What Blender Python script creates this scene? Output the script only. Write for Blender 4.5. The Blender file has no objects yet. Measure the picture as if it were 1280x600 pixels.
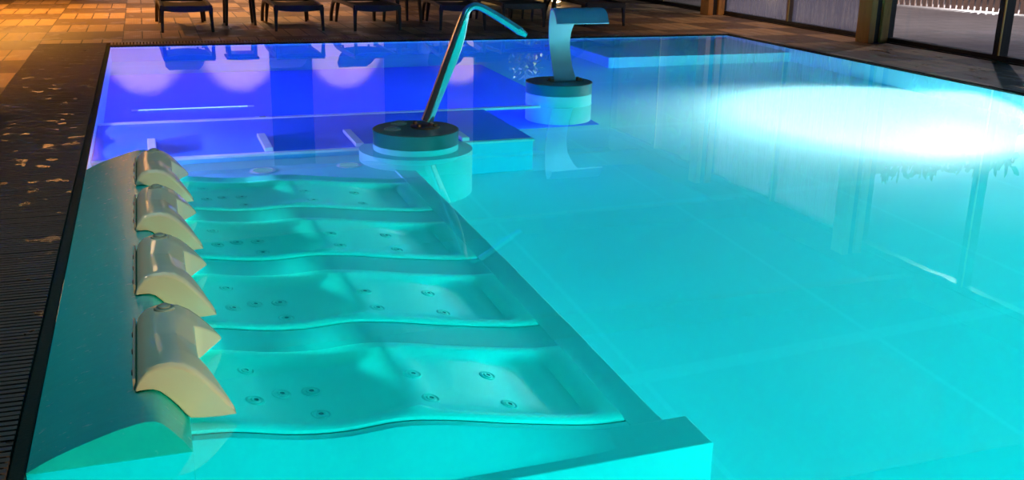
import bpy, bmesh, math, random
from mathutils import Vector, Matrix
random.seed(7)
PI = math.pi
S = bpy.context.scene
COL = S.collection

# ------------------------------------------------------------------ materials
class NT:
    def __init__(s, name):
        s.m = bpy.data.materials.new(name); s.m.use_nodes = True
        s.t = s.m.node_tree; s.t.nodes.clear()
        s.out = s.t.nodes.new('ShaderNodeOutputMaterial')
    def n(s, kind, **kw):
        nd = s.t.nodes.new('ShaderNode' + kind)
        for k, v in kw.items(): setattr(nd, k, v)
        return nd
    def link(s, a, b): s.t.links.new(a, b)
    def put(s, sock, v):
        if isinstance(v, bpy.types.NodeSocket): s.link(v, sock)
        else:
            if hasattr(sock.default_value, '__len__') and not hasattr(v, '__len__'): v = (v,) * len(sock.default_value)
            if hasattr(v, '__len__') and len(v) == 3 and len(sock.default_value) == 4: v = (*v, 1)
            sock.default_value = v
    def math(s, op, a, b=0.0, c=0.0):
        nd = s.n('Math', operation=op)
        for i, v in enumerate((a, b, c)): s.put(nd.inputs[i], v)
        return nd.outputs[0]
    def mix(s, f, a, b):
        nd = s.n('Mix', data_type='RGBA'); s.put(nd.inputs[0], f); s.put(nd.inputs[6], a); s.put(nd.inputs[7], b)
        return nd.outputs[2]
    def noise(s, vec, scale, detail=3.0, rough=.5):
        nd = s.n('TexNoise'); s.put(nd.inputs['Scale'], scale); s.put(nd.inputs['Detail'], detail); s.put(nd.inputs['Roughness'], rough)
        if vec: s.link(vec, nd.inputs['Vector'])
        return nd.outputs['Fac']
    def pos(s): return s.n('NewGeometry').outputs['Position']
    def obj(s): return s.n('TexCoord').outputs['Object']
    def xyz(s, v):
        nd = s.n('SeparateXYZ'); s.link(v, nd.inputs[0]); return nd.outputs
    def scale(s, v, k):
        nd = s.n('Vector' + 'Math', operation='MULTIPLY'); s.link(v, nd.inputs[0]); nd.inputs[1].default_value = k; return nd.outputs[0]
    def step(s, v, lo, hi):
        nd = s.n('MapRange'); s.put(nd.inputs[0], v); nd.inputs[1].default_value = lo; nd.inputs[2].default_value = hi; return nd.outputs[0]
    def bump(s, h, strength=.3, dist=.01):
        nd = s.n('Bump'); s.put(nd.inputs['Strength'], strength); s.put(nd.inputs['Distance'], dist); s.link(h, nd.inputs['Height']); return nd.outputs[0]
    def bsdf(s, col, rough=.5, metal=0.0, spec=.5, normal=None, coat=0.0):
        b = s.n('BsdfPrincipled'); s.put(b.inputs['Base Color'], col); s.put(b.inputs['Roughness'], rough); s.put(b.inputs['Metallic'], metal)
        s.put(b.inputs['Specular IOR Level'], spec); s.put(b.inputs['Coat Weight'], coat)
        if normal: s.link(normal, b.inputs['Normal'])
        s.link(b.outputs[0], s.out.inputs[0]); return s.m

def plain(name, col, rough=.5, metal=0.0, spec=.5, var=.12, scale=9.0, coat=0.0, bump=0.0):
    t = NT(name); f = t.noise(t.obj(), scale)
    c = t.mix(f, tuple(x * (1 - var) for x in col), tuple(min(1, x * (1 + var)) for x in col))
    nrm = t.bump(t.noise(t.obj(), scale * 12, 2), bump, .004) if bump else None
    return t.bsdf(c, rough, metal, spec, nrm, coat)

def m_deck():
    t = NT('deck_boards'); x, y, z = t.xyz(t.pos())
    gx = t.math('DIVIDE', t.math('ADD', x, 1.22), .93); gy = t.math('DIVIDE', t.math('ADD', y, .40), .95)
    fx = t.math('FLOOR', gx); fy = t.math('FLOOR', gy)
    chk = t.math('FLOORED_MODULO', t.math('ADD', fx, fy), 2.0)
    across = t.math('ADD', t.math('MULTIPLY', gx, t.math('SUBTRACT', 1.0, chk)), t.math('MULTIPLY', gy, chk))
    board = t.math('FRACT', t.math('MULTIPLY', across, 4.0))
    gap = t.math('LESS_THAN', t.math('MINIMUM', board, t.math('SUBTRACT', 1.0, board)), .035)
    ex = t.math('FRACT', gx); ey = t.math('FRACT', gy)
    e = t.math('MINIMUM', t.math('MINIMUM', ex, t.math('SUBTRACT', 1.0, ex)), t.math('MINIMUM', ey, t.math('SUBTRACT', 1.0, ey)))
    gap = t.math('MAXIMUM', gap, t.math('LESS_THAN', e, .008))
    wn = t.n('TexWhiteNoise', noise_dimensions='3D'); cb = t.n('CombineXYZ')
    t.link(fx, cb.inputs[0]); t.link(fy, cb.inputs[1]); t.link(t.math('FLOOR', t.math('MULTIPLY', across, 4.0)), cb.inputs[2]); t.link(cb.outputs[0], wn.inputs[0])
    grain = t.noise(t.pos(), 6.0, 5)
    c = t.mix(chk, (.40, .26, .14), (.12, .075, .045))  # darker squares carry the self-shadow of their cross-wise grooves
    gap = t.math('MULTIPLY', gap, t.math('SUBTRACT', 1.0, t.math('MULTIPLY', chk, .7)))
    c = t.mix(t.math('MULTIPLY', wn.outputs[0], .3), c, (.15, .095, .055))
    c = t.mix(t.math('MULTIPLY', grain, .35), c, (.13, .085, .05))
    c = t.mix(gap, c, (.02, .014, .01))
    reed = t.math('SINE', t.math('MULTIPLY', across, 2 * PI * 40))
    h = t.math('SUBTRACT', t.math('MULTIPLY', reed, .3), gap)
    wet = t.step(t.noise(t.scale(t.pos(), (1.2, .9, 1)), 2.6, 4), .56, .62)
    px = t.math('MULTIPLY', t.step(x, 8.0, 8.2), t.step(y, 12.2, 11.4))
    pud = t.math('MULTIPLY', px, t.step(t.noise(t.scale(t.pos(), (2.6, .8, 1)), 2.0, 3), .54, .60))
    r = t.math('SUBTRACT', t.math('SUBTRACT', .52, t.math('MULTIPLY', wet, .16)), t.math('MULTIPLY', pud, .20))
    h = t.math('MULTIPLY', h, t.math('SUBTRACT', 1.0, t.math('MULTIPLY', pud, .95)))
    return t.bsdf(c, r, 0, .4, t.bump(h, .35, .004))

def m_grating():
    t = NT('grating_slats'); p = t.pos()
    c = t.mix(t.noise(t.scale(p, (4, 40, 4)), 2.0, 3), (.045, .030, .026), (.10, .07, .06))
    wet = t.step(t.noise(t.scale(p, (1.6, 1.6, 1)), 4.2, 3), .62, .66)
    c = t.mix(t.math('MULTIPLY', wet, .5), c, (.02, .013, .01))
    r = t.math('SUBTRACT', .6, t.math('MULTIPLY', wet, .42))
    return t.bsdf(c, r, 0, .5, t.bump(t.noise(p, 60, 3), .25, .004))

def m_pool(name, col, lines=False):
    t = NT(name); p = t.pos(); x, y, z = t.xyz(p)
    def grid(v, per, w, off=0.0):
        f = t.math('FRACT', t.math('DIVIDE', t.math('ADD', v, off), per))
        return t.math('LESS_THAN', f, w / per)
    c = t.mix(t.noise(p, 1.1, 3), tuple(k * .94 for k in col), tuple(min(1, k * 1.05) for k in col))
    if lines:
        g = t.math('MAXIMUM', grid(x, 1.30, .03, .55), grid(y, 2.2, .10, .50))
        c = t.mix(t.math('MULTIPLY', g, .22), c, (min(1, col[0] * 1.25), min(1, col[1] * 1.2), min(1, col[2] * 1.2)))
    return t.bsdf(c, .5, 0, .3)

def m_hump():
    t = NT('ledge_gelcoat'); p = t.pos()
    s = t.noise(t.scale(p, (3, 26, 3)), 2.0, 4)
    c = t.mix(s, (.002, .50, .46), (.006, .62, .55))
    wrink = t.noise(t.scale(p, (14, 30, 14)), 1.6, 5, .6)
    return t.bsdf(c, t.math('ADD', .14, t.math('MULTIPLY', wrink, .20)), 0, .45, t.bump(wrink, .22, .008))

def m_water():
    t = NT('still_water'); nz = t.bump(t.noise(t.pos(), 2.2, 2), .02, .02)
    a = t.n('BsdfRefraction'); b = t.n('BsdfGlossy'); f = t.n('Fresnel'); x = t.n('MixShader')
    a.inputs['IOR'].default_value = f.inputs['IOR'].default_value = 1.33; a.inputs['Roughness'].default_value = b.inputs['Roughness'].default_value = 0
    a.inputs['Color'].default_value = (.45, 1, 1, 1); b.inputs['Color'].default_value = (1, 1, 1, 1)
    for q in (a, b, f): t.link(nz, q.inputs['Normal'])
    t.link(f.outputs[0], x.inputs[0]); t.link(a.outputs[0], x.inputs[1]); t.link(b.outputs[0], x.inputs[2]); t.link(x.outputs[0], t.out.inputs[0]); return t.m

def m_glass():
    t = NT('window_glass'); a = t.n('BsdfTransparent'); b = t.n('BsdfGlossy'); b.inputs['Roughness'].default_value = .02
    f = t.n('Fresnel'); x = t.n('MixShader')
    t.link(t.math('ADD', 1.45, t.math('MULTIPLY', t.n('NewGeometry').outputs['Backfacing'], 1 / 1.45 - 1.45)), f.inputs[0])
    a.inputs[0].default_value = (.9, .92, .95, 1)
    t.link(f.outputs[0], x.inputs[0]); t.link(a.outputs[0], x.inputs[1]); t.link(b.outputs[0], x.inputs[2]); t.link(x.outputs[0], t.out.inputs[0]); return t.m

def m_misted():
    t = NT('misted_glass'); a = t.n('BsdfTransparent'); b = t.n('BsdfTranslucent'); g = t.n('BsdfGlossy'); g.inputs['Roughness'].default_value = .15
    st = t.noise(t.scale(t.pos(), (1, 9, .35)), 3.0, 5, .7); x = t.n('MixShader'); y = t.n('MixShader'); b.inputs[0].default_value = (.34, .33, .42, 1)
    t.link(t.step(st, .2, .8), x.inputs[0]); t.link(a.outputs[0], x.inputs[1]); t.link(b.outputs[0], x.inputs[2])
    y.inputs[0].default_value = .06; t.link(x.outputs[0], y.inputs[1]); t.link(g.outputs[0], y.inputs[2]); t.link(y.outputs[0], t.out.inputs[0]); return t.m

def m_emit(name, col, k):
    t = NT(name); e = t.n('Emission'); t.put(e.inputs[0], col); e.inputs[1].default_value = k; t.link(e.outputs[0], t.out.inputs[0]); return t.m

def m_wood(name, a, b, rough=.45):
    t = NT(name); p = t.pos(); f = t.noise(t.scale(p, (14, 14, .9)), 2.0, 5)
    kn = t.step(t.noise(t.scale(p, (5, 5, 2)), 2.0, 2), .62, .72)
    c = t.mix(f, a, b); c = t.mix(t.math('MULTIPLY', kn, .4), c, tuple(k * .45 for k in a))
    return t.bsdf(c, rough, 0, .4, t.bump(f, .15, .003))

def m_pavers():
    t = NT('terrace_pavers'); p = t.pos(); br = t.n('TexBrick'); t.link(p, br.inputs['Vector'])
    br.inputs['Scale'].default_value = 1.0; br.inputs['Brick Width'].default_value = .9; br.inputs['Row Height'].default_value = .45; br.inputs['Mortar Size'].default_value = .012
    br.inputs['Color1'].default_value = (.20, .17, .17, 1); br.inputs['Color2'].default_value = (.27, .23, .22, 1); br.inputs['Mortar'].default_value = (.06, .05, .05, 1)
    c = t.mix(t.math('MULTIPLY', t.noise(p, 5, 4), .5), br.outputs[0], (.13, .11, .11)); return t.bsdf(c, .55, 0, .4)

M = dict(
    deck=m_deck(), grating=m_grating(), fargrating=plain('far_grating_slats', (.34, .21, .14), .5), pool=m_pool('pool_liner', (.22, .83, .85), True), poolwall=m_pool('pool_wall_liner', (.25, .83, .86)),
    blue=m_pool('basin_liner_blue_glow', (.08, .26, .88)), farwall=m_pool('far_wall_liner', (.10, .34, .55)), riser=m_pool('bench_riser_blue_glow', (.15, .70, .90)), nosing=plain('white_nosing', (.88, .86, .86), .35),  # basin and riser liners have the blue lamp glow in their colour
    ledge=m_hump(), platform=plain('platform_liner', (.32, .72, .70), .45, var=.05, scale=2), shell=plain('lounger_gelcoat', (.42, .96, .87), .3, var=.03, scale=3),
    jet=plain('jet_plastic', (.38, .84, .76), .35), hole=plain('jet_throat', (.16, .36, .34), .5), cream=plain('headrest_gelcoat', (.80, .72, .48), .17, var=.05, scale=7, spec=.6, coat=.3),
    cream_dark=plain('headrest_edge', (.42, .36, .26), .4), screw=plain('dark_screw', (.05, .045, .04), .4),
    ped=plain('pedestal_gelcoat', (.05, .40, .36), .32, var=.08), pedtop=plain('pedestal_top', (.10, .17, .13), .30, var=.3, scale=6),
    satin=plain('satin_steel', (.55, .68, .74), .46, 1.0, var=.04), steel=plain('brushed_steel', (.72, .74, .74), .22, 1.0, var=.05), bronze=plain('bronze_flange', (.38, .22, .12), .3, 1.0, var=.3, scale=30),
    resin=plain('dark_resin', (.045, .038, .034), .45, var=.2), mesh=plain('lounger_fabric', (.035, .028, .025), .8), wall=plain('pale_plaster', (.72, .62, .58), .8, var=.04, scale=3),
    darkwall=plain('dark_wall', (.05, .06, .065), .5), ceil=m_wood('ceiling_wood_blue_glow', (.03, .12, .18), (.04, .16, .23), .6), beam=m_wood('beam_wood', (.07, .05, .035), (.11, .08, .05), .5),  # ceiling tone carries the blue glow of the pool
    post=m_wood('post_wood', (.48, .21, .05), (.70, .36, .10)), core=plain('post_core', (.03, .025, .02), .6), frame=plain('dark_aluminium', (.02, .02, .022), .35, .3), gold=plain('brass_bead', (.62, .45, .18), .28, 1.0),
    grey=plain('mullion_wood', (.22, .16, .11), .45), glass=m_glass(), misted=m_misted(), water=m_water(), pavers=m_pavers(), fence=m_wood('fence_wood', (.20, .12, .09), (.30, .19, .15), .7),
    lip=plain('pool_lip_stone', (.006, .022, .018), .7, spec=.15, bump=.3), ring=plain('lamp_ring', (.7, .72, .72), .3), lens=m_emit('lamp_lens', (.4, 1, .97), 3.0), lensb=m_emit('lamp_lens_blue', (.4, .6, 1), .6), tube=m_emit('lamp_tube_blue', (.5, .45, 1), 3.0),
    globe=m_emit('globe_glass', (1, .72, .42), 5.0), button=plain('button_grey', (.30, .36, .28), .3), pot=plain('pot_clay', (.16, .08, .05), .6), leaf=plain('leaf_green', (.14, .22, .03), .4, var=.4, scale=20), gravel=plain('grating_channel', (.012, .01, .009), .8),
)

# ------------------------------------------------------------------ mesh helpers
def new(name, bm, mat, parent=None, smooth=False):
    me = bpy.data.meshes.new(name); bmesh.ops.recalc_face_normals(bm, faces=bm.faces); bm.to_mesh(me); bm.free()
    me.materials.append(mat)
    if smooth:
        for f in me.polygons: f.use_smooth = True
        me.set_sharp_from_angle(angle=math.radians(smooth if smooth is not True else 40))
    o = bpy.data.objects.new(name, me); COL.objects.link(o)
    if parent: o.parent = parent
    return o
def box(bm, x0, x1, y0, y1, z0, z1, bev=0.0):
    r = bmesh.ops.create_cube(bm, size=1.0); vs = r['verts']
    bmesh.ops.scale(bm, vec=(x1 - x0, y1 - y0, z1 - z0), verts=vs); bmesh.ops.translate(bm, vec=((x0 + x1) / 2, (y0 + y1) / 2, (z0 + z1) / 2), verts=vs)
    if bev:
        es = list({e for v in vs for e in v.link_edges}); bmesh.ops.bevel(bm, geom=es, offset=bev, segments=2, affect='EDGES', profile=.6)
    return bm
def B(*a, bev=0.0): return box(bmesh.new(), *a, bev=bev)
def lathe(prof, n=40, bm=None, c=(0, 0, 0)):
    bm = bm or bmesh.new(); rings = []
    for r, z in prof:
        if r < 1e-6: rings.append([bm.verts.new((c[0], c[1], c[2] + z))])
        else: rings.append([bm.verts.new((c[0] + r * math.cos(2 * PI * i / n), c[1] + r * math.sin(2 * PI * i / n), c[2] + z)) for i in range(n)])
    for a, b in zip(rings, rings[1:]):
        for i in range(n):
            j = (i + 1) % n
            if len(a) == 1 and len(b) == 1: continue
            if len(a) == 1: bm.faces.new((a[0], b[i], b[j]))
            elif len(b) == 1: bm.faces.new((a[i], a[j], b[0]))
            else: bm.faces.new((a[i], a[j], b[j], b[i]))
    return bm
def sweep(path, secs, bm=None, side=Vector((0, 1, 0)), cap=True):
    """path: points; secs: one list of (u along side, v along normal) per point or one list for all."""
    bm = bm or bmesh.new(); path = [Vector(p) for p in path]; rings = []
    for i, p in enumerate(path):
        d = (path[min(i + 1, len(path) - 1)] - path[max(i - 1, 0)]).normalized()
        s = (side - d * side.dot(d)).normalized(); nrm = d.cross(s)
        sec = secs[i] if isinstance(secs[0][0], (list, tuple)) else secs
        rings.append([bm.verts.new(p + s * u + nrm * v) for u, v in sec])
    n = len(rings[0])
    for a, b in zip(rings, rings[1:]):
        for i in range(n): bm.faces.new((a[i], a[(i + 1) % n], b[(i + 1) % n], b[i]))
    if cap: bm.faces.new(rings[0][::-1]); bm.faces.new(rings[-1])
    return bm
def circ(r, n=10, ry=None): return [(r * math.cos(2 * PI * i / n), (ry or r) * math.sin(2 * PI * i / n)) for i in range(n)]
def rrect(w, h, b=.3): # chamfered rectangle
    c = min(w, h) * b / 2; w /= 2; h /= 2
    return [(w, -h + c), (w, h - c), (w - c, h), (-w + c, h), (-w, h - c), (-w, -h + c), (-w + c, -h), (w - c, -h)]
def spline(pts, n=6):
    out = []; P = [Vector(p) for p in pts]; P = [2 * P[0] - P[1]] + P + [2 * P[-1] - P[-2]]
    for i in range(1, len(P) - 2):
        for k in range(n):
            t = k / n; a, b, c, d = P[i - 1:i + 3]
            out.append(.5 * ((2 * b) + (c - a) * t + (2 * a - 5 * b + 4 * c - d) * t * t + (3 * b - a - 3 * c + d) * t ** 3))
    out.append(P[-2]); return out
def interp(tab, x):
    if x <= tab[0][0]: return tab[0][1]
    for i in range(len(tab) - 1):
        if x <= tab[i + 1][0]:
            x0, y0 = tab[i]; x1, y1 = tab[i + 1]
            m0 = (y1 - tab[i - 1][1]) / (x1 - tab[i - 1][0]) if i else (y1 - y0) / (x1 - x0)
            m1 = (tab[i + 2][1] - y0) / (tab[i + 2][0] - x0) if i + 2 < len(tab) else (y1 - y0) / (x1 - x0)
            h = x1 - x0; t = (x - x0) / h
            return (2 * t**3 - 3 * t**2 + 1) * y0 + (t**3 - 2 * t**2 + t) * h * m0 + (-2 * t**3 + 3 * t**2) * y1 + (t**3 - t**2) * h * m1
    return tab[-1][1]
def bev_obj(o, w, seg=3):
    md = o.modifiers.new('Bevel', 'BEVEL'); md.width = w; md.segments = seg; md.limit_method = 'ANGLE'; md.angle_limit = math.radians(35); return o
def tag(o, label=None, cat=None, group=None, kind=None):
    if label: o['label'] = label
    if cat: o['category'] = cat
    if group: o['group'] = group
    if kind: o['kind'] = kind
    return o
def thing(name, loc, label, cat, group=None, rz=0.0):
    o = bpy.data.objects.new(name, None); o.empty_display_size = .1; COL.objects.link(o); o.location = loc; o.rotation_euler = (0, 0, rz); return tag(o, label, cat, group)
def struct(name, bm, mat, label=None, cat=None, smooth=False): return tag(new(name, bm, mat, None, smooth), label, cat, None, 'structure')
def copy_tree(o, parent=None):
    c = o.copy(); COL.objects.link(c)
    if parent: c.parent = parent
    for ch in list(o.children): copy_tree(ch, c)
    return c

# ------------------------------------------------------------------ the pool
XL, XR, YN, YF, D = -.42, 7.92, .35, 13.16, 1.25
def ring_rects(bm, ox0, ox1, oy0, oy1, ix0, ix1, iy0, iy1, z0, z1):
    box(bm, ox0, ix0, oy0, oy1, z0, z1); box(bm, ix1, ox1, oy0, oy1, z0, z1); box(bm, ix0, ix1, oy0, iy0, z0, z1); box(bm, ix0, ix1, iy1, oy1, z0, z1); return bm
GX0, GF = -1.22, 13.46          # outer edge of the left grating, far edge of the far grating
bm = bmesh.new()
box(bm, -6, GX0, -4, 20.6, -.2, .015); box(bm, GX0, 9.75, GF, 20.6, -.2, .015); box(bm, XR + .06, 9.75, -4, GF, -.2, .015); box(bm, GX0, XR + .06, -4, YN - .06, -.2, .015)
struct('floor', bm, M['deck'], 'wooden deck tiles in a chequer pattern round the pool', 'floor')
struct('trim_1', B(GX0, XL - .045, YN - .06, GF, -.2, -.03), M['gravel'], 'dark drain channel beneath the side grating', 'drain channel')
struct('trim_2', B(XL - .045, XR + .06, YF + .04, GF, -.2, -.03), M['gravel'], 'dark drain channel beneath the far grating', 'drain channel')
bm = bmesh.new(); ring_rects(bm, XL - .045, XR + .06, YN - .06, YF + .04, XL, XR, YN, YF, -.05, .006)
bev_obj(struct('trim_3', bm, M['lip'], 'narrow stone lip at the rim of the pool', 'pool rim'), .006, 2)
bm = bmesh.new(); ring_rects(bm, XL - .044, XR + .059, YN - .059, YF + .039, XL, XR, YN, YF, -.2, -.05)
struct('wall_pool_top', bm, M['poolwall'], 'tiled band of the pool wall just under the rim', 'pool wall')
bm = bmesh.new(); k = 0; y = YN
while y < GF - .03:
    box(bm, GX0, XL - .047, y, y + .0235, -.012, .016 + random.uniform(-.001, .001)); y += .034
box(bm, -1.0, -.97, YN, GF, -.03, .006); box(bm, -.72, -.69, YN, GF, -.03, .006)
tag(new('overflow_grating', bm, M['grating']), 'dark brown slatted overflow grating along the side of the pool with wet patches', 'grating')
bm = bmesh.new(); x = XL
while x < XR + .04:
    box(bm, x, x + .024, YF + .042, GF - .004, -.012, .016); x += .038
box(bm, XL, XR + .05, 13.27, 13.29, -.03, .006); box(bm, XL, XR + .05, 13.38, 13.40, -.03, .006)
tag(new('overflow_grating', bm, M['fargrating']), 'brown slatted overflow grating along the far edge of the pool below the sunloungers', 'grating')

struct('floor_pool', B(XL - .2, XR + .2, YN - .2, YF + .2, -D - .2, -D), M['pool'], 'pale tiled bottom of the swimming pool', 'pool floor')
struct('wall_pool_left', B(XL - .2, XL, YN - .2, YF + .04, -D, -.2), M['poolwall'], 'pool wall under the side grating', 'pool wall')
struct('wall_pool_right', B(XR, XR + .2, YN - .2, YF + .04, -D, -.2), M['poolwall'], 'pool wall under the deck by the windows', 'pool wall')
struct('wall_pool_near', B(XL, XR, YN - .2, YN, -D, -.2), M['poolwall'], 'pool wall nearest the viewer', 'pool wall')
struct('wall_pool_far', B(XL, XR, YF, YF + .2, -D, -.2), M['farwall'], 'pool wall below the far grating', 'pool wall')
bm = bmesh.new(); bmesh.ops.create_grid(bm, x_segments=1, y_segments=1, size=.5)
bmesh.ops.scale(bm, vec=(XR - XL, YF - YN, 1), verts=bm.verts); bmesh.ops.translate(bm, vec=((XL + XR) / 2, (YN + YF) / 2, 0), verts=bm.verts)
for f in bm.faces:
    if f.normal.z < 0: f.normal_flip()
wm = bpy.data.meshes.new('water'); bm.to_mesh(wm); bm.free(); wm.materials.append(M['water'])
water = bpy.data.objects.new('water', wm); COL.objects.link(water); tag(water, 'still clear pool water lit blue and turquoise', 'water', None, 'structure')

# blue spa basin: its floor, side step and bench
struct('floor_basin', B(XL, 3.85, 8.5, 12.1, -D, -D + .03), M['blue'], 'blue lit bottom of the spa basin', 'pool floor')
b = bev_obj(tag(new('massage_bench', B(XL + .003, 2.72, 7.2, 8.46, -D, -.342), M['riser']), 'blue lit underwater massage bench behind the headrests', 'bench'), .01, 2)
new('seat', B(XL + .004, 2.72, 7.201, 8.459, -.342, -.32), M['blue'], b)['label'] = 'seat with blue lamp glow in its colour'
for nm, y0, y1, zt in (('nosing', 7.17, 7.225, -.312), ('nosing', 8.44, 8.50, -.275)):
    new(nm, B(XL + .004, 2.72 if y0 < 8 else 3.25, y0, y1, -.375, zt), M['nosing'], b)['label'] = 'white nosing strip along the bench edge'
for i, (x, nm) in enumerate(((-.03, 'behind the farthest headrest'), (.745, 'in the middle of the bench'), (1.39, 'just beside the shower pedestal on its left'), (2.19, 'just to the right of the shower pedestal'))):
    w = .03
    d = bev_obj(new('seat_divider', B(x - w, x + w, 7.228, 7.75, -.312, -.20), M['nosing']), .006, 2)
    tag(d, 'short white seat divider on the underwater bench ' + nm, 'divider', 'white dividers on the underwater bench')
# light bar lying beyond the bench
t = thing('underwater_light', (.36, 10.0, -D + .075), 'long violet-white tube light on the basin floor beyond the bench', 'light')
new('tube', sweep([(-.53, 0, 0), (.53, 0, 0)], circ(.017, 10)), M['tube'], t, True)
for x in (-.52, .52): new('end_cap', sweep([(x - .03, 0, 0), (x + .03, 0, 0)], circ(.03, 12)), M['ring'], t, True)
for x in (-.42, .42): new('clip', B(x - .012, x + .012, -.012, .012, -.044, -.012), M['ring'], t)
for x, lab in ((.66, 'left one of two'), (1.24, 'right one nearer the shower pedestal')):
    t = thing('floor_light', (x, 6.86, -.475), 'round underwater floor light before the bench, ' + lab, 'light', 'floor lights before the bench')
    new('ring', lathe([(.085, 0), (.085, .008), (.066, .012), (.066, .004)], 28), M['ring'], t, True); new('lens', lathe([(.066, .002), (.05, .011), (0, .013)], 28), M['lensb'], t, True)
# small bracket on the far nosing
t = thing('rail_bracket', (.835, 8.47, -.274), 'small white bracket on the far nosing of the bench', 'bracket')
new('base', B(-.06, .06, -.03, .03, 0, .012), M['nosing'], t); new('clamp', B(-.025, .025, -.02, .02, .012, .04), M['hole'], t)
# corner bench at the far right
b = bev_obj(tag(new('corner_bench', B(5.3, XR - .003, 11.5, YF - .003, -D, -.42), M['poolwall']), 'turquoise lit underwater bench in the far right corner of the pool', 'bench'), .02, 2)

P1 = (1.735, 6.945); P2 = (3.575, 8.83)
def dcyl(bm, c, r, ymax, z0, z1, n=72):   # a round base cut straight along the bench front
    pts = [(c[0] + r * math.cos(2 * PI * i / n), min(c[1] + r * math.sin(2 * PI * i / n), ymax)) for i in range(n)]
    a = [bm.verts.new((*p, z0)) for p in pts]; b = [bm.verts.new((*p, z1)) for p in pts]
    for i in range(n): bm.faces.new((a[i], a[(i + 1) % n], b[(i + 1) % n], b[i]))
    bm.faces.new(a[::-1]); bm.faces.new(b); return bm
# lounger platform with its thicker end wall
RIM = [(.03, .015), (.15, .035), (.34, .115), (.5, .145), (.69, .13), (.85, .175), (1.08, .275), (1.38, .385), (1.52, .40)]
bm = bmesh.new(); xs = [.0305 + 1.4895 * i / 50 for i in range(51)]
pr = [(.0305, -D)] + [(x, -interp(RIM, x) - .034) for x in xs] + [(1.64, -.43), (1.64, -D)]
cuts = [2.945] + [v for i in range(4) for v in (2.984 + .878 * i, 3.6215 + .878 * i)] + [6.40]
for y0, y1 in zip(cuts[::2], cuts[1::2]):                          # raised wavy strips beside and between the loungers
    ra, rb = [[bm.verts.new((px, y, pz)) for px, pz in pr] for y in (y0, y1)]
    for i in range(len(pr) - 1): bm.faces.new((ra[i], ra[i + 1], rb[i + 1], rb[i]))
    bm.faces.new(ra); bm.faces.new(rb[::-1])
box(bm, .0305, 1.638, 2.91, 7.16, -D, -.475); box(bm, 1.507, 1.638, 2.91, 7.16, -.5, -.431); 
g0 = [bm.verts.new((px, 2.946, pz)) for px, pz in pr[1:-1]]; g1 = [bm.verts.new((px, 2.80 if px < 1.6 else 2.90, -.426)) for px, pz in pr[1:-1]]
for i in range(len(g0) - 1): bm.faces.new((g0[i], g0[i + 1], g1[i + 1], g1[i]))   # sloping fillet down to the end wall
box(bm, .0305, 1.73, 2.745, 2.946, -D, -.425); dcyl(bm, P1, .40, 7.165, -D, -.435)
bev_obj(struct('trim_30', bm, M['platform'], 'underwater platform that carries the four bath loungers', 'platform', 28), .006, 2)

# the half-round ledge between grating and loungers
HP0 = [(-.418, -.003), (-.418, .004), (-.36, .033), (-.30, .057), (-.23, .081), (-.17, .099), (-.12, .110), (-.085, .113), (-.05, .102), (.0, .045), (.03, -.003)]
HP = [HP0[0]] + [(p.x, p.y) for p in spline([(a, b, 0) for a, b in HP0[1:]], 3)]
bm = bmesh.new(); rows = []
YS = [2.835 + (6.62 - 2.835) * i / 40 for i in range(41)]
for y in YS: rows.append([bm.verts.new((px, y, pz)) for px, pz in HP])
for a, b2 in zip(rows, rows[1:]):
    for i in range(len(HP) - 1): bm.faces.new((a[i], a[i + 1], b2[i + 1], b2[i]))
bm.faces.new(rows[0]); bm.faces.new(rows[-1][::-1])
led = tag(new('headrest_ledge', bm, M['ledge'], None, 50), 'rounded teal ledge beside the grating that carries the four headrests', 'ledge')
new('foot', B(-.418, .0295, 2.836, 6.619, -D, -.0035), M['platform'], led)

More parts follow.
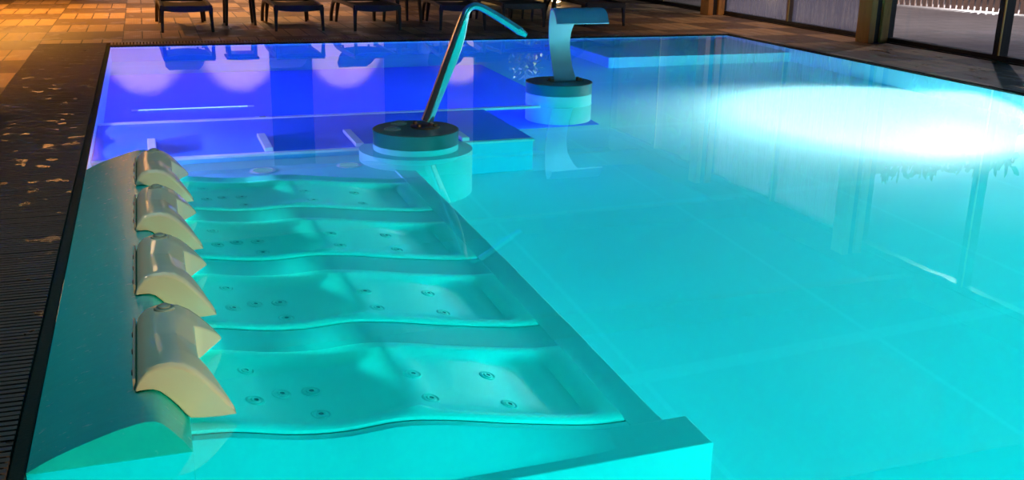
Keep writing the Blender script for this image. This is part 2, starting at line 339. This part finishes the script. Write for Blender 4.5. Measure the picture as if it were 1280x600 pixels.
# ------------------------------------------------------------------ headrests
def headrest_mesh():
    L = .545
    prof = [(-.122, .114), (-.118, .130), (-.108, .158), (-.085, .183), (-.05, .195), (-.012, .197), (.025, .188), (.06, .165), (.09, .135), (.12, .10), (.145, .067), (.168, .034)]
    hz = lambda x: max(interp([(a, b) for a, b in HP], x), .004) + .004
    und = [(.168, .022), (.12, .012), (.07, .008)] + [(x, hz(x)) for x in (.031, .015, 0, -.025, -.05, -.07, -.085, -.105, -.122)]
    ny = 44; bm = bmesh.new(); rows = []
    for j in range(ny + 1):
        y = L * j / ny; t = j / ny
        a = abs(t - .5) * 2                        # 0 in the middle, 1 at the ends
        # notch between the wings: inner edge x at the right
        if a < .50: lim = .072
        else: lim = .072 + (a - .50) / .46 * .096
        lim = min(lim, .168)
        flare = .045 * max(0, a - .6) / .4           # tips flare outwards along the length
        row = []
        for i, (px, pz) in enumerate(prof):
            xx = -.122 + (px + .122) * ((lim + .122) / .290) if px > .0 else px
            if px > .0:
                f = px / .168; xx = f * lim
                base = interp([(p[0], p[1]) for p in prof[4:]], max(xx, -.05))
                zz = base - .022 * max(0, 1 - a / .62) * math.sin(min(1, f * 1.15) * PI / 2)
            else: zz = pz - .010 * max(0, 1 - a / .62) * max(0, (px + .06) / .06)
            e = min(1, min(t, 1 - t) / .035); zz -= .012 * (1 - e) ** 2 if i > 1 else 0
            yy = y + (flare * (px / .168) * (1 if t > .5 else -1) if px > 0 else 0)
            row.append(bm.verts.new((xx, yy, zz)))
        for i, (px, pz) in enumerate(und[:-1]):
            xx = px * lim / .168 if px > 0 else px
            if px > 0:
                base = interp([(p[0], p[1]) for p in prof[4:]], max(xx, -.05))
                f = px / .168
                pz = min(pz, base - .012) if lim > .10 else min(max(pz, .012), base - .03)
            if xx < .0335: pz = hz(xx)
            yy = y + (flare * (px / .168) * (1 if t > .5 else -1) if px > 0 else 0)
            row.append(bm.verts.new((xx, yy, pz)))
        rows.append(row)
    n = len(rows[0])
    for a, b in zip(rows, rows[1:]):
        for i in range(n): bm.faces.new((a[i], a[(i + 1) % n], b[(i + 1) % n], b[i]))
    bm.faces.new(rows[0][::-1]); bm.faces.new(rows[-1]); return bm
PITCH = .878
def make_headrest():
    t = thing('headrest', (0, 3.045, 0), 'x', 'headrest', 'cream headrests on the teal ledge')
    sh = new('shell', headrest_mesh(), M['cream'], t, 32); bev_obj(sh, .006, 3)
    # edging on the left with three screws
    new('mounting_edge', sweep([(-.1225, .012, .136), (-.1225, .533, .136)], rrect(.008, .036), side=Vector((1, 0, 0))), M['cream_dark'], t)
    for y in (.10, .27, .42): new('screw', sweep([(-.131, y, .137), (-.1255, y, .137)], circ(.009, 10)), M['screw'], t, True)
    return t
def make_button(loc, r, label, group):
    t = thing('push_button', loc, label, 'button', group)
    new('bezel', lathe([(0, 0), (r, 0), (r, .006), (r * .92, .011), (r * .72, .012), (r * .70, .008), (0, .008)], 28), M['button'], t, True)
    new('cap', lathe([(r * .62, .008), (r * .60, .016), (r * .40, .021), (0, .022)], 24), M['button'], t, True); return t
order = ['nearest of the four', 'second from the near end', 'third from the near end', 'farthest of the four, by the blue basin']
h0 = make_headrest(); heads = [h0] + [copy_tree(h0) for _ in range(3)]
for i, h in enumerate(heads):
    h.location = (0, 3.045 + PITCH * i, 0); h['label'] = 'cream notched headrest on the teal ledge, ' + order[i]
    make_button((-.02, 3.045 + PITCH * i + .49, .190), .036, 'round push button on the headrest ' + order[i], 'push buttons on the headrests')

# ------------------------------------------------------------------ bath loungers under water
INN = [(.03, .02), (.15, .07), (.34, .175), (.5, .215), (.66, .19), (.76, .165), (.88, .215), (1.08, .31), (1.25, .415), (1.36, .44), (1.40, .438), (1.43, .395), (1.455, .385)]
def lounger_shell():
    W = .635; nx = 56; bm = bmesh.new(); rows = []
    ys = [(0, 'o'), (.0, 'r'), (.012, 'r'), (.045, 'r'), (.060, 'i0'), (.085, 'i1'), (.13, 'i'), (.20, 'i'), (.317, 'i'), (.435, 'i'), (.505, 'i'), (.55, 'i1'), (.575, 'i0'), (.59, 'r'), (.623, 'r'), (W, 'r'), (W, 'o')]
    for k in range(nx + 1):
        x = .03 + (1.50 - .03) * k / nx; zr = -interp(RIM, x); zi = -max(interp(INN, x), interp(RIM, x) + .004); row = []
        if x > 1.45: zi = zr
        knee = math.exp(-((x - .755) / .045) ** 2)
        for y, kd in ys:
            if kd == 'o': z = zr - .033
            elif kd == 'r': z = zr - (.008 if y in (0.0, W) else 0)
            elif kd == 'i0': z = zr + (zi - zr) * .25 + knee * .02
            elif kd == 'i1': z = zr + (zi - zr) * .80 + knee * .022
            else: z = zi - .012 * (1 - abs(y - W / 2) / (W / 2)) * (1 if x < 1.3 else 0)
            row.append(bm.verts.new((x, y, z)))
        rows.append(row)
    for a, b in zip(rows, rows[1:]):
        for i in range(len(ys) - 1): bm.faces.new((a[i], a[i + 1], b[i + 1], b[i]))
    a = rows[-1]; lo = [bm.verts.new((1.505, v.co.y, -.428)) for v in a]
    for i in range(len(ys) - 1): bm.faces.new((a[i], a[i + 1], lo[i + 1], lo[i]))
    a = rows[0]; lo = [bm.verts.new((.033, v.co.y, -.055)) for v in a]
    for i in range(len(ys) - 1): bm.faces.new((a[i + 1], a[i], lo[i], lo[i + 1]))
    bmesh.ops.remove_doubles(bm, verts=bm.verts, dist=.0005); return bm
JETS = [(.235, .50), (.245, .26), (.34, .33), (.445, .35), (.45, .17), (.815, .36), (.83, .16), (1.115, .40), (1.12, .16)]
def make_lounger_bath():
    t = thing('bath_lounger', (0, 2.985, 0), 'x', 'bath lounger', 'underwater bath loungers')
    new('shell', lounger_shell(), M['shell'], t, 50)
    for jx, jy in JETS:
        z = -interp(INN, jx) - .010; sl = (interp(INN, jx + .03) - interp(INN, jx - .03)) / .06
        j = new('jet', lathe([(.036, -.003), (.036, .004), (.030, .008), (.026, .003), (.019, .003), (.017, .009), (.009, .009)], 24), M['jet'], t, True)
        j.location = (jx, jy, z); j.rotation_euler = (0, math.atan(sl), 0)
        new('nozzle', lathe([(.0095, .0092), (.0085, .004), (0, .004)], 16), M['hole'], j, True)
    return t
l0 = make_lounger_bath(); baths = [l0] + [copy_tree(l0) for _ in range(3)]
for i, h in enumerate(baths):
    h.location = (0, 2.985 + PITCH * i, 0); h['label'] = 'wavy underwater bath lounger with jets, ' + order[i]

# ------------------------------------------------------------------ pedestals
def pedestal(x, y, r, base, label, ringr=None):
    t = thing('pedestal', (x, y, base), label, 'pedestal', 'round pedestals in the pool'); D0 = -base
    new('body', lathe([(r - .012, D0 - .004), (r - .004, D0), (r - .004, D0 + .09), (r, D0 + .092), (r, D0 + .097), (0, D0 + .097)], 72), M['ped'], t, 30)
    new('foot', lathe([(0, 0), (r - .005, 0), (r - .005, D0 - .003), (0, D0 - .003)], 72), M['platform'], t, 30)
    new('cover_plate', lathe([(r - .006, D0 + .097), (r - .008, D0 + .102), (0, D0 + .102)], 72), M['pedtop'], t, 30)
    if ringr: new('plinth', dcyl(bmesh.new(), (0, 0), ringr, 7.165 - y, -.434 + D0, D0 - .17), M['platform'], t, 30)
    return t
pedestal(*P1, .305, -.311, 'round teal pedestal that carries the bent shower pipe', .40)
pedestal(*P2, .312, -D, 'round teal pedestal that carries the waterfall blade')
PZ = .102
make_button((1.565, 6.93, PZ), .058, 'round push button on the shower pedestal, nearer of the two', 'push buttons on the shower pedestal')
make_button((1.66, 7.13, PZ), .058, 'round push button on the shower pedestal, farther of the two', 'push buttons on the shower pedestal')
# bent shower pipe
t = thing('shower_pipe', (1.81, 6.97, PZ), 'bent steel shower pipe leaning over the pool from the near pedestal', 'shower')
path = spline([(.012, 0, .035), (.075, 0, .20), (.155, 0, .42), (.23, 0, .62), (.278, 0, .75), (.305, 0, .805), (.345, 0, .835), (.40, 0, .83), (.50, 0, .78), (.62, 0, .71), (.705, 0, .655)], 5)
secs = []; n = len(path) - 1
for i in range(n + 1):
    f = i / n; w = .075 - .028 * min(1, f / .5) + .012 * max(0, (f - .62) / .38); d = .10 - .035 * min(1, f / .6); belly = .028 * math.exp(-((f - .26) / .13) ** 2)
    # ridge towards the viewer, flat left face, right face with a belly
    secs.append([(-d / 2, -.006), (-d / 2, .010), (-d * .22, w * .5), (d * .30, w * .5), (d / 2, w * .25), (d / 2, -w * .3), (d * .30, -w * .5 - belly), (-d * .25, -w * .5 - belly)])
o = new('pipe', sweep(path, secs), M['steel'], t, 30); bev_obj(o, .006, 3)
new('flange', lathe([(0, 0), (.105, 0), (.105, .010), (.098, .014), (0, .014)], 40), M['bronze'], t, True)
for k in range(4):
    a = PI / 4 + k * PI / 2
    new('bolt', lathe([(0, .014), (.016, .014), (.016, .030), (.010, .036), (0, .037)], 6, c=(.082 * math.cos(a), .082 * math.sin(a), 0)), M['bronze'], t)
e = path[-1]; dr = (path[-1] - path[-2]).normalized()
new('nozzle', sweep([e - dr * .03, e + dr * .045], [rrect(.068, .060, .6), rrect(.062, .034, .6)]), M['steel'], t)
# waterfall blade
t = thing('waterfall_blade', (3.62, 8.80, PZ), 'curved stainless waterfall blade standing on the far pedestal', 'waterfall')
Wd = Vector((.9998, .02, 0)); Fd = Vector((.02, -.9998, 0))
cl = spline([(0, .010), (-.03, .10), (-.055, .22), (-.06, .34), (-.04, .46), (0, .55), (.055, .625), (.125, .668), (.20, .665), (.275, .62), (.33, .555)], 5)
lef = [(0, -.10), (.2, -.125), (.35, -.15), (.55, -.18), (.75, -.215), (1, -.235)]; rig = [(0, .11), (.2, .075), (.35, .062), (.48, .085), (.58, .13), (.68, .22), (.8, .275), (1, .265)]
for nm, off in (('blade', 0),):
    bm = bmesh.new(); sh = []
    for side in (0, 1):
        g = []
        for i, p in enumerate(cl):
            f = i / (len(cl) - 1); dv = (cl[min(i + 1, len(cl) - 1)] - cl[max(i - 1, 0)]).normalized(); nv = Vector((-dv.y, dv.x)) * (.007 if side else -.007)
            l, r = interp(lef, f), interp(rig, f)
            g.append([bm.verts.new(Wd * (l + (r - l) * k / 8) + Fd * (p.x + nv.x) + Vector((0, 0, p.y + nv.y))) for k in range(9)])
        for a, b in zip(g, g[1:]):
            for k in range(8): bm.faces.new((a[k], a[k + 1], b[k + 1], b[k]) if side else (a[k + 1], a[k], b[k], b[k + 1]))
        sh.append(g)
    for i in range(len(cl) - 1):
        for k in (0, 8): bm.faces.new((sh[0][i][k], sh[0][i + 1][k], sh[1][i + 1][k], sh[1][i][k]))
    for i in (0, -1):
        for k in range(8): bm.faces.new((sh[0][i][k], sh[0][i][k + 1], sh[1][i][k + 1], sh[1][i][k]))
    new(nm, bm, M['satin'], t, 35)
bm = bmesh.new(); box(bm, -.16, .17, -.055, .055, .001, .010); bmesh.ops.rotate(bm, matrix=Matrix.Rotation(math.atan2(.02, .9998), 3, 'Z'), verts=bm.verts)
new('base_plate', bm, M['steel'], t)
for a, b in ((-.135, -.035), (-.135, .035), (.145, -.035), (.145, .035)):
    p = Wd * a + Fd * b; new('bolt', lathe([(0, .010), (.016, .010), (.016, .026), (.009, .032), (0, .033)], 6, c=tuple(p)), M['bronze'], t)

# ------------------------------------------------------------------ sunloungers and tables on the far deck
def make_sunlounger():
    t = thing('sun_lounger', (0, 0, 0), 'x', 'sun lounger', 'sunloungers beyond the pool')
    W = .31
    for s in (-1, 1):
        p = spline([(s * W, -.02, .325), (s * W, .3, .335), (s * W, .9, .335), (s * W, 1.30, .325), (s * (W + .01), 1.46, .27), (s * (W + .02), 1.56, .12), (s * (W + .025), 1.59, 0)], 5)
        new('side_rail', sweep(p, rrect(.045, .055), side=Vector((1, 0, 0))), M['resin'], t, 30)
        new('leg', sweep([(s * W, .0, .315), (s * (W + .004), -.005, .2), (s * (W + .012), -.02, 0)], [rrect(.062, .06), rrect(.045, .045), rrect(.034, .034)], side=Vector((1, 0, 0))), M['resin'], t, 30)
        new('leg', sweep([(s * W * .9, 1.28, .32), (s * W * .92, 1.36, .16), (s * W * .95, 1.40, 0)], [rrect(.06, .06), rrect(.045, .045), rrect(.034, .034)], side=Vector((1, 0, 0))), M['resin'], t, 30)
    # front apron, sagging in the middle
    bm = bmesh.new(); rows = []
    for i in range(17):
        x = -W + 2 * W * i / 16; sag = .022 * (1 - (x / W) ** 2)
        rows.append([bm.verts.new((x, yy, zz)) for yy, zz in ((-.045, .345), (-.045, .285 - sag), (-.01, .285 - sag), (-.01, .345))])
    for a, b in zip(rows, rows[1:]):
        for i in range(4): bm.faces.new((a[i], a[(i + 1) % 4], b[(i + 1) % 4], b[i]))
    bm.faces.new(rows[0][::-1]); bm.faces.new(rows[-1]); new('front_rail', bm, M['resin'], t, 30)
    bm = bmesh.new(); rows = []
    for i in range(13):
        x = -W + .02 + (2 * W - .04) * i / 12; sag = .03 * (1 - (x / W) ** 2)
        rows.append([bm.verts.new((x, yy, z - sag)) for yy, z in ((-.01, .340), (.5, .335), (1.0, .345), (1.0, .325), (.5, .315), (-.01, .32))])
    for a, b in zip(rows, rows[1:]):
        for i in range(6): bm.faces.new((a[i], a[(i + 1) % 6], b[(i + 1) % 6], b[i]))
    bm.faces.new(rows[0][::-1]); bm.faces.new(rows[-1]); new('seat', bm, M['mesh'], t, 30)
    o = new('backrest', sweep([(0, .98, .35), (0, 1.25, .46), (0, 1.52, .60), (0, 1.68, .68)], [rrect(.56, .035), rrect(.57, .04), rrect(.54, .04), rrect(.44, .03)], side=Vector((1, 0, 0))), M['mesh'], t, 30)
    for s in (-1, 1):
        new('back_support', sweep([(s * .2, 1.30, .47), (s * .2, 1.42, .33)], rrect(.03, .03), side=Vector((1, 0, 0))), M['resin'], t)
    return t
LG = [(.52, 14.53, .02, 'nearest the corner of the side grating'), (1.99, 14.47, 0, 'just right of the first side table'), (3.05, 14.35, .03, 'left of the second side table'), (4.26, 14.25, -.10, 'behind the bend of the shower pipe'), (5.27, 14.5, 0, 'between the shower pipe and the waterfall blade'), (6.58, 14.5, .02, 'behind the waterfall blade')]
s0 = make_sunlounger()
for i, (x, y, rz, lab) in enumerate(LG):
    o = s0 if i == 0 else copy_tree(s0); o.location = (x, y, .016); o.rotation_euler = (0, 0, rz); o['label'] = 'dark resin sunlounger ' + lab
def make_table():
    t = thing('side_table', (0, 0, 0), 'x', 'side table', 'low side tables among the sunloungers')
    for sx in (-1, 1):
        for sy in (-1, 1): new('leg', sweep([(sx * .18, sy * .2, .40), (sx * .20, sy * .225, 0)], [rrect(.05, .05), rrect(.034, .034)], side=Vector((1, 0, 0))), M['resin'], t, 30)
    bev_obj(new('tabletop', B(-.23, .23, -.26, .26, .42, .45), M['resin'], t), .01, 2)
    new('apron', B(-.19, .19, -.21, .21, .375, .42), M['resin'], t); return t
t0 = make_table()
for i, (x, y, rz, lab) in enumerate(((1.285, 15.58, 0, 'right of the lounger nearest the grating corner'), (3.68, 15.5, .25, 'left of the lounger behind the shower pipe'), (5.93, 15.6, 0, 'just left of the waterfall blade'))):
    o = t0 if i == 0 else copy_tree(t0); o.location = (x, y, .016); o.rotation_euler = (0, 0, rz); o['label'] = 'dark low side table ' + lab

# globe lamp and plant at the far wall
t = thing('globe_lamp', (7.3, 18.3, .016), 'small glowing globe lamp standing on the deck by the far wall', 'lamp')
new('base', lathe([(0, 0), (.09, 0), (.09, .02), (.03, .03), (.03, .05), (0, .05)], 24), M['resin'], t, True)
new('globe', lathe([(0, .05)] + [(.13 * math.sin(a), .18 - .13 * math.cos(a)) for a in [PI * k / 12 for k in range(1, 12)]] + [(0, .31)], 24), M['globe'], t, True)
t = thing('potted_shrub', (6.95, 18.9, .016), 'leafy shrub in a clay pot by the far wall, mirrored in the water', 'plant')
new('pot', lathe([(0, 0), (.16, 0), (.21, .30), (.23, .31), (.23, .35), (.19, .35), (.18, .31), (0, .31)], 28), M['pot'], t, True)
bm = bmesh.new()
for k in range(220):
    a = random.uniform(0, 2 * PI); rr = .45 * math.sqrt(random.random()); z = .45 + random.random() * 1.0; rr *= math.sin(min(1, (z - .35) / .4) * PI / 2) * (1.15 - .5 * (z - .45))
    c = Vector((rr * math.cos(a), rr * math.sin(a), z)); s = random.uniform(.04, .075)
    R3 = Matrix.Rotation(random.uniform(0, 6.28), 3, 'Z') @ Matrix.Rotation(random.uniform(-1.2, .4), 3, 'X')
    q = [R3 @ Vector(v) * s + c for v in ((0, -1, 0), (.45, -.2, .12), (.35, .5, .1), (0, 1.1, -.1), (-.35, .5, .1), (-.45, -.2, .12))]
    vs = [bm.verts.new(v) for v in q]; bm.faces.new((vs[0], vs[1], vs[2], vs[3])); bm.faces.new((vs[0], vs[3], vs[4], vs[5]))
new('foliage', bm, M['leaf'], t)
bm = bmesh.new()
for k in range(7):
    a = k * .9; sweep([(0, 0, .3), (.08 * math.cos(a), .08 * math.sin(a), .6), (.22 * math.cos(a), .22 * math.sin(a), 1.1)], [circ(.014, 6), circ(.01, 6), circ(.005, 6)], bm)
new('stem', bm, M['pot'], t)

# ------------------------------------------------------------------ room shell
struct('ceiling', B(-6, 9.75, -4, 20.8, 3.3, 3.45), M['ceil'], 'wooden ceiling of the pool hall', 'ceiling')
for i in range(6):
    y = -2 + i * 4.2; struct('trim_%d' % (10 + i), B(-6, 9.7, y, y + .16, 3.0, 3.3), M['beam'], 'wooden ceiling beam across the pool hall', 'beam')
struct('wall_left', B(-6.2, -6, -4, 20.8, -.2, 3.4), M['darkwall'], 'dark side wall of the pool hall', 'wall')
struct('wall_near', B(-6, 9.75, -4.2, -4, -.2, 3.4), M['darkwall'], 'dark wall behind the viewer', 'wall')
bm = bmesh.new()
for a, b in ((-6, 2.22), (3.05, 4.5), (5.85, 6.4)): box(bm, a, b, 20.6, 20.8, -.2, 3.4)
struct('wall_far', bm, M['wall'], 'pale plastered far wall behind the sunloungers', 'wall')
bm = bmesh.new()
for a, b in ((2.22, 3.05), (4.5, 5.85), (6.4, 9.75)): box(bm, a, b, 20.66, 20.8, -.2, 3.4)
struct('wall_back', bm, M['darkwall'], 'dark panels between the pale piers of the far wall', 'wall')

# glass wall on the right
GX = 9.66
def window(i, y0, y1, mulls, label):
    root = struct('window_%d' % i, B(GX - .06, GX + .06, y0, y1, .015, .085), M['frame'], label, 'window')
    new('frame', B(GX - .06, GX + .06, y0, y1, 2.85, 2.95), M['frame'], root)
    for y in (y0, y1 - .07): new('stile', B(GX - .06, GX + .06, y, y + .07, .085, 2.85), M['frame'], root)
    e = [y0 + .07] + [m for m in mulls for _ in (0, 1)] + [y1 - .07]
    for m, kind in mulls.items():
        if kind == 'wood': new('mullion', B(GX - .07, GX + .07, m - .035, m + .035, .085, 2.85), M['grey'], root)
        else: new('mullion', B(GX - .07, GX + .07, m - .05, m + .05, .085, 2.85), M['frame'], root)
        new('bead', B(GX - .085, GX - .07, m - .062 if kind != 'wood' else m - .04, m - .045 if kind != 'wood' else m - .025, .085, 2.85), M['gold'], root)
    es = [y0 + .07] + sorted(mulls) + [y1 - .07]
    for a, b in zip(es, es[1:]): new('pane', B(GX - .006, GX + .006, a, b, .085, 2.85), M['misted' if i == 2 else 'glass'], root)
    new('sill', B(GX - .10, GX + .10, y0, y1, .0, .03), M['frame'], root)
window(1, 16.22, 20.6, {18.4: 'wood'}, 'glass wall section beyond the farther wooden post')
window(2, 11.88, 16.20, {14.16: 'wood'}, 'frosted glass wall section between the two wooden posts')
window(3, 3.0, 11.86, {9.78: 'dark', 7.6: 'wood', 5.4: 'dark'}, 'glass wall section with dark frame right of the nearer wooden post')
struct('trim_20', B(GX - .08, GX + .08, -4, 20.6, 2.95, 3.4), M['beam'], 'wooden lintel over the glass wall', 'lintel')
struct('wall_right', B(GX - .05, GX + .1, -4, 3.0, -.2, 3.0), M['darkwall'], 'dark solid wall beside the glass wall', 'wall')
def post(y, label):
    t = thing('wooden_post', (9.42, y, .015), label, 'post', 'wooden posts along the glass wall')
    for x0, x1 in ((-.16, -.065), (.04, .16)): bev_obj(new('plank', B(x0, x1, -.14, .14, 0, 3.0), M['post'], t), .006, 2)
    new('core', B(-.065, .04, -.09, .09, 0, 3.0), M['core'], t)
post(11.86, 'tall wooden post of two planks on the right, nearer one'); post(16.2, 'tall wooden post of two planks at the far end of the glass wall')

# outside
struct('ground', B(9.75, 40, -10, 45, -.25, 0), M['pavers'], 'paved terrace outside the glass wall', 'terrace')
t = thing('slat_fence', (14.75, 17.8, 0), 'tall brown slatted fence on the terrace outside', 'fence', None, math.atan2(-2.1, .72))
bm = bmesh.new(); x = -4.5
while x < 13.0:
    box(bm, x, x + .085, -.012, .012,   .03, 1.15 + random.uniform(-.01, .01)); x += .125
new('slat_panel', bm, M['fence'], t)
bm = bmesh.new(); box(bm, -4.5, 13, .012, .05, .25, .33); box(bm, -4.5, 13, .012, .05, .95, 1.03); new('rail', bm, M['fence'], t)
new('streak_limit_board', B(-4.5, 13, .052, .075, .26, 1.1), M['fence'], t)  # unseen board, added to cut the light streaks short

t = thing('hedge', (16, 24.5, 0), 'tall dark hedge on the terrace beyond the glass wall, mirrored in the water', 'hedge'); t.scale = (1, 1, 1.6)
bm = bmesh.new()
for k in range(3200):
    x = random.uniform(-6.2, 9); z = random.uniform(.02, 3.3); y = -.55 - .12 * math.sin(x * 2.3 + z) + random.uniform(-.12, .12)
    if random.random() < .15: z = 3.3 + random.uniform(-.1, .15); y = random.uniform(-.6, .3)
    sz = random.uniform(.09, .16); R3 = Matrix.Rotation(random.uniform(0, 6.28), 3, 'Y') @ Matrix.Rotation(random.uniform(-.9, .9), 3, 'X')
    q = [R3 @ Vector(v) * sz + Vector((x, y, z)) for v in ((0, 0, -1), (.45, -.1, -.2), (.35, -.1, .5), (0, 0, 1.1), (-.35, -.1, .5), (-.45, -.1, -.2))]
    vs = [bm.verts.new(v) for v in q]; bm.faces.new((vs[0], vs[1], vs[2], vs[3])); bm.faces.new((vs[0], vs[3], vs[4], vs[5]))
tag(new('foliage', bm, M['leaf'], t), kind='stuff')
bev_obj(new('core', B(-6.2, 9, -.5, .3, 0, 3.25), M['pot'], t), .2, 3)

# ------------------------------------------------------------------ lamps and added fill lights in the pool
def dir_rot(d): return Vector(d).to_track_quat('-Z', 'Y').to_euler()
def area(name, loc, d, size, power, col, spread=180, sy=None):
    l = bpy.data.lights.new(name, 'AREA'); l.shape = 'RECTANGLE' if sy else 'DISK'; l.size = size
    if sy: l.size_y = sy
    l.energy = power; l.color = col; l.spread = math.radians(spread)
    o = bpy.data.objects.new(name, l); COL.objects.link(o); o.location = loc; o.rotation_euler = dir_rot(d); return o
def spot(name, loc, d, power, col, ang, blend=.5, r=.05):
    l = bpy.data.lights.new(name, 'SPOT'); l.energy = power; l.color = col; l.spot_size = math.radians(ang); l.spot_blend = blend; l.shadow_soft_size = r
    o = bpy.data.objects.new(name, l); COL.objects.link(o); o.location = loc; o.rotation_euler = dir_rot(d); return o
def point(name, loc, power, col, r=.1):
    l = bpy.data.lights.new(name, 'POINT'); l.energy = power; l.color = col; l.shadow_soft_size = r
    o = bpy.data.objects.new(name, l); COL.objects.link(o); o.location = loc; return o
CY = (0.0, 1.0, .93); GR = (0.0, 1.0, .84); CB = (0.0, .80, 1.0); BL = (.12, .05, 1.0)
for x in (3.2, 5.2, 7.0): area('pool_lamp', (x, YN + .03, -.55), (0, 1, -.05), .30, 42, CY)
area('pool_lamp', (.8, YN + .03, -.55), (0, 1, -.05), .30, 9, GR)
for y in (2.2, 5.0): area('pool_lamp', (XR - .03, y, -.55), (-1, 0, -.05), .30, 44, CY)
spot('white_pool_lamp', (XR - .22, 8.2, -.12), (-.42, -.02, -1), 14500, (1, .26, .25), 114, 1.0, .10)
# blue basin, lamps under the far nosing of the bench and in the side wall
for x in (.2, 1.5, 2.8): area('basin_light', (x, 8.53, -.6), (0, 1, -.12), .25, 90, BL)
area('basin_light', (XL + .03, 10.6, -.55), (1, 0, -.1), .30, 110, BL)
for y in (7.5, 8.2): spot('basin_light', (XL + .02, y, -.05), (1, 0, -.16), 75, (.5, .2, 1), 150, .6, .012)
spot('basin_light', (XL + .02, 6.95, -.06), (1, .12, -.10), 80, (.7, .33, 1), 120, .6, .012)
spot('basin_light', (2.9, 7.15, -.40), (.1, -.7, -1), 6, (.0, .3, 1), 140, .8, .012)  # added spot, spills blue onto the floor before the bench
for i in range(4): spot('lounger_fill_light', (.045, 3.735 + .878 * i, -.03), (1, -.6, -.27), 20, GR, 130, 1.0, .012)  # added small spots that brighten the bath loungers

# ------------------------------------------------------------------ lamps and added fill lights of the hall and terrace
OR = (1.0, .43, .07); WM = (1.0, .74, .46)
spot('deck_lamp', (-2.2, 17.6, 3.0), (.1, -.12, -1), 1700, OR, 120, .9)
spot('deck_lamp', (1.6, 18.6, 3.0), (.1, -.1, -1), 700, (1, .55, .24), 100, .8)
spot('deck_lamp', (-3.0, 11.5, 3.0), (.1, 0, -1), 900, OR, 100, .9)
spot('deck_lamp', (-2.4, 5.0, 3.0), (.2, 0, -1), 90, (1, .7, .5), 120, .9)
spot('deck_lamp', (8.7, 14.0, 3.0), (.05, 0, -1), 200, (1, .58, .3), 110, .9)
for x in (-.1, 1.65, 3.7, 6.1): spot('wall_wash_light', (x, 18.7, 3.2), (0, 1.9, -2.55), 420, (1, .74, .64), 36, .55)
spot('wall_wash_light', (-2.0, 18.9, 1.0), (0, 1.6, 1.5), 1500, (1, .47, .14), 46, .8)  # added uplight; its wall patch mirrors warmly in ledge and grating
spot('warm_fill_light', (-1.0, 13.0, 3.15), (.10, -.9, -.42), 30, (1, .60, .28), 26, .8, .4)  # added warm spot for a streak along the ledge
spot('plant_fill_light', (7.2, 17.8, 2.9), (-.25, 1.1, -2.1), 700, (1, .82, .3), 40, .5)  # added spot that brightens the shrub leaves
spot('warm_fill_light', (3.4, -1.2, .5), (-.68, 1, -.04), 760, (1, .78, .46), 50, .8)  # unseen low spot that warms the near faces of the headrests
spot('unseen_terrace_light', (12.8, 15.2, 6.5), (.15, .08, -1), 1700, (1, .88, .82), 90, .8, .05)  # added high spot that brightens the terrace paving
spot('unseen_terrace_light', (16.37, 17.09, 1.0), (-.9, -.3, -.6), 700, (1, .95, .9), 150, .4, .015)  # unseen spot behind the fence, throws streaks between the slats
point('unseen_terrace_light', (12.8, 13.5, 6.5), 800, (1, .9, .95), .05)  # added point light that brightens the misted panes
area('blue_fill_light', (-.3, 4.3, 3.27), (0, 0, -1), 2.0, 38, (.03, .5, .70), sy=3.4)  # added blue fill from above, no roof window there

# ------------------------------------------------------------------ sky
w = bpy.data.worlds.new('dusk_sky'); S.world = w; w.use_nodes = True; t = w.node_tree; t.nodes.clear()
tc = t.nodes.new('ShaderNodeTexCoord'); sp = t.nodes.new('ShaderNodeSeparateXYZ'); rp = t.nodes.new('ShaderNodeValToRGB'); bg = t.nodes.new('ShaderNodeBackground'); wo = t.nodes.new('ShaderNodeOutputWorld')
t.links.new(tc.outputs['Generated'], sp.inputs[0]); t.links.new(sp.outputs[2], rp.inputs[0]); t.links.new(rp.outputs[0], bg.inputs[0]); t.links.new(bg.outputs[0], wo.inputs[0])
cr = rp.color_ramp; cr.elements[0].position = 0; cr.elements[0].color = (.8, .9, 1, 1); cr.elements[1].position = 1; cr.elements[1].color = (.01, .02, .06, 1)
for p, c in ((.12, (.75, .88, 1, 1)), (.20, (.5, .68, .9, 1)), (.26, (.03, .06, .14, 1))): e = cr.elements.new(p); e.color = c
bg.inputs[1].default_value = 1.1

# ------------------------------------------------------------------ camera
cam = bpy.data.cameras.new('camera'); cam.sensor_fit = 'HORIZONTAL'; cam.sensor_width = 36; cam.lens = 36 * 1279.98 / 1280
co = bpy.data.objects.new('camera', cam); COL.objects.link(co); co.location = (0, 0, 1.5)
p, yw, ro = math.radians(17.2321), math.radians(19.5933), math.radians(1.12866)
fwd = Vector((math.sin(yw) * math.cos(p), math.cos(yw) * math.cos(p), -math.sin(p))); right = Vector((math.cos(yw), -math.sin(yw), 0)); up = right.cross(fwd)
r2 = right * math.cos(ro) + up * math.sin(ro); u2 = -right * math.sin(ro) + up * math.cos(ro)
co.matrix_world = Matrix(((r2.x, u2.x, -fwd.x, 0), (r2.y, u2.y, -fwd.y, 0), (r2.z, u2.z, -fwd.z, 1.5), (0, 0, 0, 1)))
S.camera = co
S.view_settings.view_transform = 'Standard'; S.view_settings.look = 'None'; S.view_settings.exposure = 0; S.view_settings.gamma = 1; S.view_settings.use_curve_mapping = False
c = S.cycles
c.max_bounces = 14; c.diffuse_bounces = 8; c.glossy_bounces = 6; c.transmission_bounces = 8; c.transparent_max_bounces = 12
c.caustics_refractive = True; c.caustics_reflective = True; c.blur_glossy = .3; c.sample_clamp_indirect = 6; c.use_denoising = True
try: c.denoiser = 'OPENIMAGEDENOISE'
except Exception: pass
